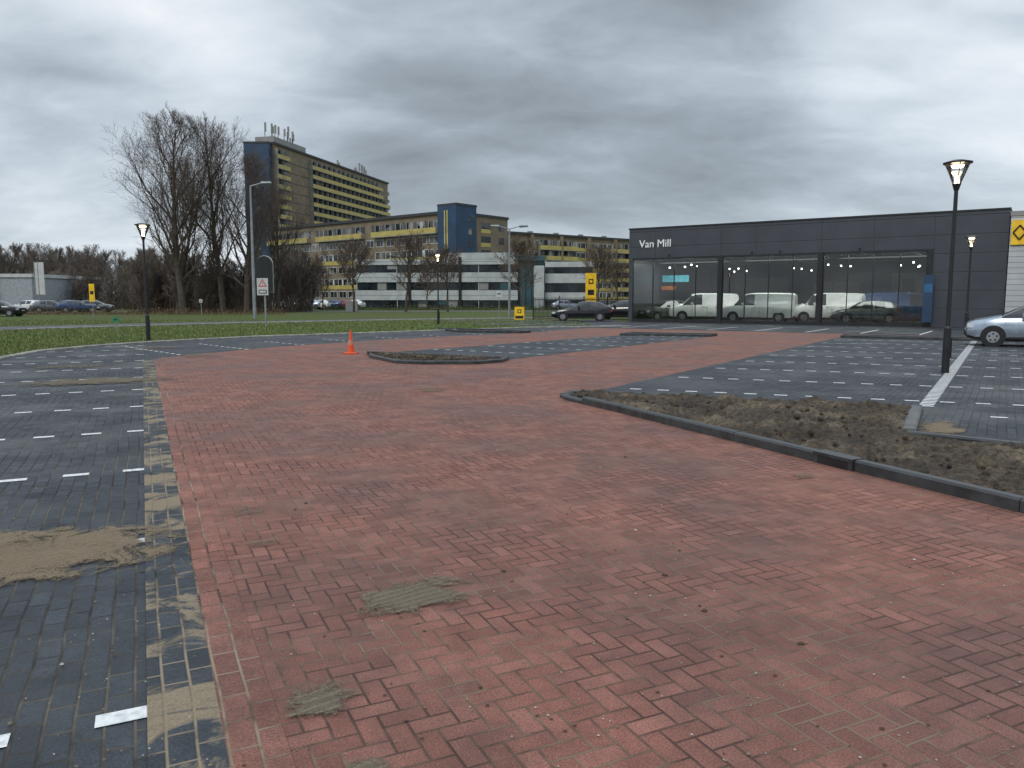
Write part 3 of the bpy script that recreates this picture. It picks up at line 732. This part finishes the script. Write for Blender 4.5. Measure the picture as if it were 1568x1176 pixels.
# ------------------------------------------------------------ cars
def paint(name, col, rough=.25, metal=.3):
    m, t, b = newmat(name)
    co = t.n('ShaderNodeTexCoord').outputs['Object']; nz = t.noise(co, 3, 3)
    t.setin(b.inputs['Base Color'], t.vm('SCALE', col, sc=t.sstep(nz, .3, .7, .93, 1.05)))
    t.setin(b.inputs['Roughness'], t.sstep(nz, .3, .7, rough - .05, rough + .1))
    b.inputs['Metallic'].default_value = metal; b.inputs['Coat Weight'].default_value = .6; return m
m_cglass = plain('car_glass', (.015, .018, .02), .06, spec=.8)
m_light = plain('headlight_glass', (.6, .62, .65), .1); m_tail = plain('tail_light', (.35, .02, .02), .2)
PROF = {
 'hatch': (4.0, 1.75, .315, [(0, .42, .62, .68, .58, .45), (.05, .28, .74, .79, .74, .55), (.28, .22, .84, .89, .84, .62), (.85, .2, .93, 1.00, .87, .66), (1.02, .2, .95, 1.03, .87, .66),
      (1.70, .2, .96, 1.37, .875, .60), (1.92, .2, .97, 1.43, .875, .60), (2.35, .2, .98, 1.475, .875, .60), (2.45, .2, .98, 1.475, .875, .60), (3.05, .2, 1.01, 1.45, .875, .59), (3.4, .2, 1.03, 1.41, .865, .57), (3.8, .25, 1.03, 1.32, .83, .54), (3.93, .3, .98, 1.05, .78, .52), (4.0, .42, .78, .83, .7, .5)],
      [5, 6, 8], [4], [10, 11], (.80, 3.3)),
 'sedan': (4.5, 1.8, .32, [(0, .42, .56, .6, .6, .45), (.08, .28, .66, .69, .76, .6), (.5, .22, .78, .83, .87, .66), (1.25, .2, .88, .95, .9, .68), (1.45, .2, .9, .97, .9, .66),
      (2.05, .2, .93, 1.36, .9, .60), (2.35, .2, .94, 1.43, .9, .60), (2.7, .2, .95, 1.44, .9, .60), (2.8, .2, .95, 1.44, .9, .60), (3.4, .2, .97, 1.40, .9, .58), (3.75, .22, .98, 1.3, .89, .56), (4.2, .25, .99, 1.1, .86, .6), (4.42, .3, .9, .98, .8, .6), (4.5, .42, .75, .8, .7, .5)],
      [5, 6, 8], [4], [10], (.85, 3.55)),
 'van': (4.9, 1.95, .33, [(0, .42, .65, .7, .62, .5), (.06, .26, .8, .85, .82, .65), (.4, .22, 1.0, 1.05, .92, .72), (.85, .2, 1.1, 1.2, .95, .74), (1.0, .2, 1.12, 1.25, .95, .74),
      (1.65, .2, 1.15, 1.84, .96, .72), (1.85, .2, 1.15, 1.93, .96, .74), (2.35, .2, 1.15, 1.97, .96, .76), (2.5, .2, 1.15, 1.97, .96, .77), (3.4, .2, 1.15, 1.97, .96, .77), (4.0, .2, 1.15, 1.96, .96, .77), (4.75, .22, 1.15, 1.93, .95, .76), (4.85, .3, 1.1, 1.88, .93, .75), (4.9, .42, 1.0, 1.8, .9, .72)],
      [5, 6], [4], [], (.95, 3.95)),
}
def car(name, kind, x, y, heading, mpaint, scale=1, z=.012):
    L, Wd, wr, st_, gside, gfront, grear, wh = PROF[kind]
    root = empty(name, (x, y, z), heading); root.scale = (scale,) * 3
    b = MB(); rings = []
    for (sx, zb, be, ro, w, rw) in st_:
        zm = zb + (be - zb) * .55
        half = [(0, zb), (w - .1, zb), (w - .02, zb + .1), (w, zm), (w - .035, be - .03), (w - .06, be), (rw + .03, ro - .07), (rw - .07, ro - .015), (0, ro + .012)]
        if ro - be < .12: half[6] = (rw + .03 + (w - rw) * .45, be + (ro - be) * .5)
        full = half + [(-a, c) for a, c in reversed(half[1:-1])]
        rings.append([len(b.v) + i for i in range(len(full))]); b.v += [(-sx + L * .5, a, c) for a, c in full]
    N = len(rings[0])
    for i in range(len(rings) - 1):
        for j in range(N):
            j2 = (j + 1) % N; b.f.append((rings[i][j], rings[i + 1][j], rings[i + 1][j2], rings[i][j2]))
            row = j if j < 8 else N - 1 - j
            m = 0
            if row == 5 and i in gside: m = 1
            if i in gfront and row in (5, 6, 7): m = 1
            if i in grear and row in (6, 7): m = 1
            if row in (0, 1): m = 2
            b.mi.append(m)
    b.f.append(tuple(rings[0])); b.mi.append(0); b.f.append(tuple(reversed(rings[-1]))); b.mi.append(0)
    ob = b.obj('body', [mpaint, m_cglass, m_black], root, smooth=True)
    es = ob.modifiers.new('es', 'EDGE_SPLIT'); es.split_angle = math.radians(38)
    d = MB(); w = st_[7][4]
    ex3 = (1, 0); ey3 = (0, 1)
    for sgn in (1, -1):
        for wx in wh:
            X = L * .5 - wx; Y = sgn * (w - .012)
            d.cyl((X, Y - sgn * .2, wr + .02), (X, Y + sgn * .008, wr + .02), wr + .065, wr + .055, 24, 0)
            d.cyl((X, Y - sgn * .18, wr), (X, Y + sgn * .025, wr), wr, wr - .015, 24, 1)
            d.cyl((X, Y + sgn * .0, wr), (X, Y + sgn * .034, wr), wr * .66, wr * .6, 18, 2)
            for k in range(5):
                a = k * 1.2566 + .3; c = Vector((X + math.cos(a) * wr * .36, Y + sgn * .036, wr + math.sin(a) * wr * .36))
                d.cyl(tuple(c), (c.x, c.y + sgn * .004, c.z), wr * .11, wr * .11, 6, 0)
        hz = st_[1][2]
        d.box((L * .5, 0), ex3, ey3, -.36, -.04, sgn * .52 if sgn > 0 else -.80, sgn * .80 if sgn > 0 else -.52, hz - .12, hz + .01, 3)
        d.box((L * .5, 0), ex3, ey3, -.2, -.02, .5 if sgn > 0 else -.72, .72 if sgn > 0 else -.5, .34, .44, 0)
        rz = st_[-2][2]
        d.box((-L * .5, 0), ex3, ey3, .03, .17, .6 if sgn > 0 else -.8, .8 if sgn > 0 else -.6, rz - .2, rz - .02, 4)
        bx = L * .5 - st_[5][0]; bz = st_[5][2]
        d.box((bx, 0), ex3, ey3, -.05, .12, sgn * w - (.0 if sgn > 0 else .17), sgn * w + (.17 if sgn > 0 else 0), bz + .03, bz + .17, 5)
        for dx in (-.02, -1.05, -1.95 if kind != 'hatch' else -1.7):
            yy = sgn * (w + .001); d.box((bx + dx, 0), ex3, ey3, 0, .012, min(yy, yy - sgn * .02), max(yy, yy - sgn * .02), .32, bz - .06, 0)
        yy = sgn * (w + .006); d.box((0, 0), ex3, ey3, -L * .5 + 1.15, L * .5 - 1.25, min(yy, yy - sgn * .03), max(yy, yy - sgn * .03), .26, .33, 0)
        for dx in (-.9, -1.75):
            yy = sgn * (w + .012); d.box((bx + dx, 0), ex3, ey3, 0, .16, min(yy, yy - sgn * .04), max(yy, yy - sgn * .04), bz - .14, bz - .11, 5)
    d.box((L * .5, 0), ex3, ey3, -.05, .012, -.45, .45, .34, .5, 0)
    d.box((L * .5, 0), ex3, ey3, .0, .02, -.26, .26, .52, .6, 3)
    d.box((-L * .5, 0), ex3, ey3, -.015, .02, -.26, .26, .6, .7, 3)
    d.obj('trim_and_wheels', [m_black, m_rubber, m_chrome, m_light, m_tail, mpaint], root)
    return root
P_silver = paint('paint_silver_blue', (.36, .42, .50), .25, .5); P_white = paint('paint_white', (.74, .75, .74), .3, 0)
P_black = paint('paint_black', (.012, .013, .016), .2); P_grey = paint('paint_grey', (.12, .13, .14), .25, .4); P_red = paint('paint_red', (.3, .02, .02)); P_blue = paint('paint_blue', (.03, .06, .15))
hd = math.atan2(.50, -.87)
hv = Vector((math.cos(hd), math.sin(hd)))
cc = Vector((16.5, 26.6)) - hv * (2.0 - .80) + Vector((-nrm.x, -nrm.y)) * .87
car('parked_car', 'hatch', cc.x, cc.y, hd, P_silver, 1.03)
car('parked_car', 'sedan', 5.2, 57.6, math.pi - .1, P_black)
car('parked_car', 'hatch', 8.6, 61.5, math.pi - .3, P_black)
angE = math.atan2(e.y, e.x)
def incar(kind, s, dpt, rot, mp, nm):
    p = o + e * s + In * dpt; car(nm, kind, p.x, p.y, angE + rot, mp, z=.065)
incar('van', 4.2, 3.4, math.pi + .5, P_white, 'parked_van'); incar('van', 8.5, 2.6, math.pi + .12, P_white, 'parked_van')
incar('van', 12.4, 4.6, math.pi + .4, P_white, 'parked_van'); incar('hatch', 15.2, 2.8, math.pi + .35, P_grey, 'parked_car'); incar('van', 17.3, 4.6, .3, P_blue, 'parked_van')
incar('hatch', 1.9, 2.4, math.pi + .9, P_grey, 'parked_car'); incar('sedan', 3.0, 8, .9, P_red, 'parked_car')
cols = [P_white, P_grey, P_black, P_silver, P_white, P_blue, P_red]
for i in range(8):
    u = 428 + i * 16; d = 118; car('parked_car', 'hatch', (u - 784) / 1184 * d, d, math.pi / 2 + .2 * (i % 2) + 1.2, cols[i % 7])
for i, (u, d, h) in enumerate([(4, 72, .1), (84, 92, .4), (104, 96, 2.9), (123, 92, .5), (150, 95, .2), (45, 98, 3.0), (62, 100, .2), (930, 110, .2), (950, 95, 3.0), (868, 112, 0)]):
    car('parked_car', ('hatch', 'sedan')[i % 2], (u - 784) / 1184 * d, d, h, [P_black, P_grey, P_black, P_blue, P_grey, P_white, P_silver, P_black, P_grey, P_silver][i])

# ------------------------------------------------------------ lamps, signs etc.
m_lglass = glassmat('lantern_glass', (.85, .88, .9), .08)
m_bulb = plain('lamp_bulb', (1, .9, .7), .5, emis=(1, .82, .55), es=9)
m_galv = plain('galvanised_steel', (.30, .32, .33), .5, .4)
def lamp(x, y, H=4.7):
    r = empty('street_lamp', (x, y, 0), R.random())
    b = MB(); b.cyl((0, 0, 0), (0, 0, 1.0), .08, .075, 16); b.cyl((0, 0, 1.0), (0, 0, 1.05), .075, .05, 16); b.cyl((0, 0, 1.05), (0, 0, H - .62), .05, .04, 14)
    b.cyl((0, 0, H - .62), (0, 0, H - .48), .05, .09, 14); b.cyl((0, 0, H - .06), (0, 0, H - .03), .28, .29, 28); b.cyl((0, 0, H - .03), (0, 0, H + .02), .29, .12, 28)
    for k in range(3):
        a = k * 2.094; b.cyl((.075 * math.cos(a), .075 * math.sin(a), H - .48), (.25 * math.cos(a), .25 * math.sin(a), H - .06), .009, .009, 6)
    b.box((.05, 0), (1, 0), (0, 1), -.0, .035, -.06, .06, .35, .8)
    b.obj('post', [m_black], r, smooth=False)
    b = MB(); b.cyl((0, 0, H - .475), (0, 0, H - .065), .085, .24, 24, cap=False); b.obj('lantern', [m_lglass], r, smooth=True)
    b = MB(); b.cyl((0, 0, H - .14), (0, 0, H - .09), .10, .13, 16); b.cyl((0, 0, H - .47), (0, 0, H - .3), .05, .03, 10); b.obj('bulb', [m_bulb], r)
lamp(9.62, 17.1, 4.6); lamp(-14.15, 30.1, 4.5); lamp(21.1, 36, 4.5); lamp(-4.75, 50, 4.5)
def mast(x, y, H, arms, name='road_lamp'):
    b = MB(); b.cyl((x, y, 0), (x, y, H), .13, .07, 12)
    for sx in arms:
        b.cyl((x, y, H), (x + sx * .9, y, H + .25), .05, .04, 8); b.cyl((x + sx * .9, y, H + .25), (x + sx * 1.7, y, H + .28), .13, .09, 8)
    b.obj(name, [m_galv])
mast(-21.2, 64, 10.7, (1,)); mast(-.24, 71, 7.9, (-1, 1)); mast(-21.9, 66, 8.0, ())
r = empty('traffic_light', (-14.6, 46, 0))
b = MB(); b.cyl((0, 0, 0), (0, 0, 4.2), .055, .05, 10, 0)
def board(rad, y0, y1, zb, mi):
    pts = [(.02 + rad * math.cos(math.pi * k / 16), 3.68 + rad * math.sin(math.pi * k / 16)) for k in range(17)]
    pts = [(.02 + rad, zb)] + pts + [(.02 - rad, zb)]
    i0 = len(b.v)
    for yy in (y0, y1):
        for (px, pz) in pts: b.v.append((px, yy, pz))
    N = len(pts)
    b.f.append(tuple(i0 + k for k in range(N))); b.mi.append(mi); b.f.append(tuple(i0 + N + k for k in reversed(range(N)))); b.mi.append(mi)
    for k in range(N): b.f.append((i0 + k, i0 + (k + 1) % N, i0 + N + (k + 1) % N, i0 + N + k)); b.mi.append(mi)
board(.50, .075, .09, 2.0, 2); board(.455, -.075, .07, 2.05, 1)
b.box((0, 0), (1, 0), (0, 1), -.16, .16, .095, .3, 2.9, 4.0, 1)
b.box((-.10, 0), (1, 0), (0, 1), -.33, .33, -.10, -.08, 1.85, 2.85, 2)
zc = 2.35
b.face([(-.36, -.104, zc), (.16, -.104, zc), (-.10, -.104, zc + .46)], 3); b.face([(-.27, -.107, zc + .06), (.07, -.107, zc + .06), (-.10, -.107, zc + .36)], 2)
b.box((-.10, 0), (1, 0), (0, 1), -.012, .012, -.112, -.108, zc + .1, zc + .27, 1)
b.box((-.10, 0), (1, 0), (0, 1), -.24, .24, -.107, -.102, 1.95, 2.17, 1); b.box((-.10, 0), (1, 0), (0, 1), -.2, .2, -.11, -.108, 2.0, 2.12, 2)
b.obj('signal_and_sign', [m_galv, m_black, m_wht, plain('sign_red', (.6, .02, .02), .4)], r)
m_or = plain('cone_orange', (.75, .10, .02), .5, var=.1); b = MB()
x, y = -4.82, 23.1
b.box((x, y), (1, 0), (0, 1), -.19, .19, -.19, .19, .013, .045, 0)
zs = [(.045, .13), (.06, .11), (.28, .08), (.281, .082), (.42, .06), (.421, .058), (.68, .03), (.72, .032)]
for i in range(len(zs) - 1): b.cyl((x, y, zs[i][0]), (x, y, zs[i + 1][0]), zs[i][1], zs[i + 1][1], 20, 1 if i == 3 else 0, cap=(i == len(zs) - 2))
b.obj('traffic_cone', [m_or, plain('cone_band', (.55, .22, .16), .4)])
b = MB(); x, y = .54, 57
b.box((x, y), (1, 0), (0, 1), -.36, .36, 0, .04, .12, 1.05, 0); b.box((x, y), (1, 0), (0, 1), -.30, .30, -.008, -.003, .2, .4, 1)
for sx in (-.34, .3): b.box((x, y), (1, 0), (0, 1), sx, sx + .04, .043, .45, 0, .1, 2)
b.cyl((x, y - .01, .73), (x, y - .005, .73), .2, .2, 4, 1); b.cyl((x, y - .016, .73), (x, y - .011, .73), .11, .11, 4, 0)
b.obj('yellow_sandwich_board', [m_logo, m_black, m_galv])
b = MB(); x, y = 7.6, 75
b.box((x, y), (1, 0), (0, 1), -.5, .5, 0, .3, .1, 1.2, 1); b.box((x, y), (1, 0), (0, 1), -.5, .5, 0, .3, 1.2, 4.1, 0); b.box((x, y), (1, 0), (0, 1), -.3, .3, -.02, -.003, 2.0, 2.5, 1)
b.cyl((x, y - .015, 3.3), (x, y - .004, 3.3), .33, .33, 4, 1); b.cyl((x, y - .025, 3.3), (x, y - .016, 3.3), .18, .18, 4, 0)
b.obj('yellow_totem_sign', [m_logo, m_black])
b = MB(); f0 = Vector((1.6, 60)); f1 = Vector((10.0, 66)); Lf = (f1 - f0).length; fx = (f1 - f0) / Lf; fn = Vector((fx.y, -fx.x))
k = 0.
while k < Lf: b.box(f0, fx, fn, k, k + .03, 0, .02, .05, 1.75); k += .13
for s in range(0, 5): b.box(f0, fx, fn, s * Lf / 4 - .03, s * Lf / 4 + .03, .025, .085, 0, 1.85)
b.box(f0, fx, fn, 0, Lf, .0225, .0245, .2, .25); b.box(f0, fx, fn, 0, Lf, .0225, .0245, 1.55, 1.6)
b.obj('metal_fence', [m_black])
def smallsign(name, x, y, H, w, h, mat, pm=None):
    b = MB(); b.cyl((x, y, 0), (x, y, H), .03, .03, 8, 1); b.box((x, y), (1, 0), (0, 1), -w / 2, w / 2, -.06, -.035, H - h, H, 0); b.box((x, y), (1, 0), (0, 1), -w / 3, w / 3, -.064, -.061, H - h * .6, H - h * .4, 2)
    b.obj(name, [mat, pm or m_galv, m_black])
smallsign('yellow_road_sign', -35.6, 66, 2.9, .45, 1.5, m_logo); smallsign('green_marker_sign', -19.8, 38.8, .75, .3, .28, plain('sign_green', (.03, .25, .12), .5))
smallsign('road_sign', -28, 70, 1.6, .3, .3, m_wht); smallsign('road_sign', -1.1, 66, 2.3, .5, .5, m_wht)
lb = empty('white_commercial_building', (0, 0, 0)); b = MB()
b.box((-104, 112), (1, 0), (0, 1), 0, 35, 0, 20, 0, 4.7, 0); b.box((-104, 112), (1, 0), (0, 1), -.2, 35.2, -.2, 20.2, 4.703, 5.2, 1); b.box((-104, 112), (1, 0), (0, 1), 14, 30, -.6, -.003, .1, 3.4, 2)
b.box((-77.5, 111), (1, 0), (0, 1), 0, 3.0, 0, .8, 0, 6.4, 1)
for k in range(8): b.box((-104, 112), (1, 0), (0, 1), 14 + k * 2, 14.12 + k * 2, -.65, -.603, .1, 3.4, 1)
b.obj('shell', [plain('pale_cladding', (.36, .38, .42), .6), m_wht, m_offw], lb)
for i, (x, y) in enumerate([(-67.3, 110), (-66.2, 109)]):
    b = MB(); b.cyl((x, y, 0), (x, y, 6.9), .06, .05, 8, 0); b.box((x, y), (1, 0), (0, 1), .08, .85, -.01, .01, 2.2, 6.7, 1); b.obj('banner_flag', [m_galv, m_wht])
b = MB(); b.box((-21, 98), (1, 0), (0, 1), 0, 1.4, 0, .8, 0, 1.3, 0); b.obj('utility_cabinet', [m_conc], bevel=.03)

# ------------------------------------------------------------ world, sun, camera
w = bpy.data.worlds.new("World"); scene.world = w; w.use_nodes = True
t = NT(w.node_tree); bg = w.node_tree.nodes['Background']
SE, SR = math.radians(42), math.radians(-150)
sky = t.n('ShaderNodeTexSky', sky_type='NISHITA'); sky.sun_disc = False; sky.sun_elevation = SE; sky.sun_rotation = SR
tc = t.n('ShaderNodeTexCoord').outputs['Generated']; dirn = t.vm('NORMALIZE', tc)
sp = t.n('ShaderNodeSeparateXYZ'); t.setin(sp.inputs[0], dirn); z = t.m('MAXIMUM', sp.outputs[2], 0.)
iz = t.m('DIVIDE', 1., t.m('ADD', z, .34))
pr = t.n('ShaderNodeCombineXYZ'); t.setin(pr.inputs[0], t.m('MULTIPLY', sp.outputs[0], iz)); t.setin(pr.inputs[1], t.m('MULTIPLY', sp.outputs[1], iz)); t.setin(pr.inputs[2], t.m('MULTIPLY', z, 1.6))
mp = t.n('ShaderNodeMapping'); mp.inputs['Location'].default_value = (3.1, 1.7, 0); mp.inputs['Rotation'].default_value = (0, 0, .9); mp.inputs['Scale'].default_value = (1.0, 1.6, 1); t.setin(mp.inputs[0], pr.outputs[0])
n1 = t.noise(mp.outputs[0], 1.15, 6, .48, .3); n2 = t.noise(mp.outputs[0], 4.5, 5, .6, .4)
cv = t.m('ADD', t.m('MULTIPLY', n1, .80), t.m('MULTIPLY', n2, .20))
def lobe(d, a, b):
    d = Vector(d).normalized(); return t.sstep(t.vm('DOT_PRODUCT', dirn, tuple(d)), a, b)
# broken, brighter cloud to the north-east; heavier bank to the north
cv = t.m('ADD', cv, t.m('MULTIPLY', lobe((.53, .92, .33), .975, 1.0), .17))
cv = t.m('SUBTRACT', cv, t.m('MULTIPLY', lobe((.02, 1., .30), .93, 1.0), .12))
cv = t.m('ADD', cv, t.m('MULTIPLY', lobe((-.5, .95, .25), .93, 1.0), .07))
cv = t.m('ADD', cv, t.m('MULTIPLY', t.sstep(z, .0, .17, 1., 0.), .07))
cc_ = t.ramp(cv, [(.30, (.24, .27, .305)), (.42, (.34, .39, .44)), (.53, (.50, .57, .64)), (.64, (.70, .77, .84)), (.78, (.95, .98, 1.0))])
zen = t.sstep(z, .38, .8, 1., 2.1)
cc_ = t.vm('SCALE', cc_, sc=t.m('MULTIPLY', zen, 10.4))
col = t.mix(.92, sky.outputs[0], cc_)
t.setin(bg.inputs[0], col); bg.inputs[1].default_value = .1
sl = bpy.data.lights.new('sun', 'SUN'); sl.energy = 1.0; sl.angle = math.radians(15); sl.color = (1, .95, .87)
so_ = bpy.data.objects.new('sun', sl); scene.collection.objects.link(so_)
sd = Vector((math.sin(SR) * math.cos(SE), math.cos(SR) * math.cos(SE), math.sin(SE)))
so_.rotation_euler = sd.to_track_quat('Z', 'Y').to_euler(); so_.location = (0, 0, 60)
cam = bpy.data.cameras.new('camera'); cam.lens = 27.18; cam.sensor_width = 36; cam.clip_end = 5000; cam.clip_start = .05
co = bpy.data.objects.new('camera', cam); scene.collection.objects.link(co); co.location = (0, 0, 1.65); co.rotation_euler = (math.radians(90 - 6.3), 0, 0)
scene.camera = co
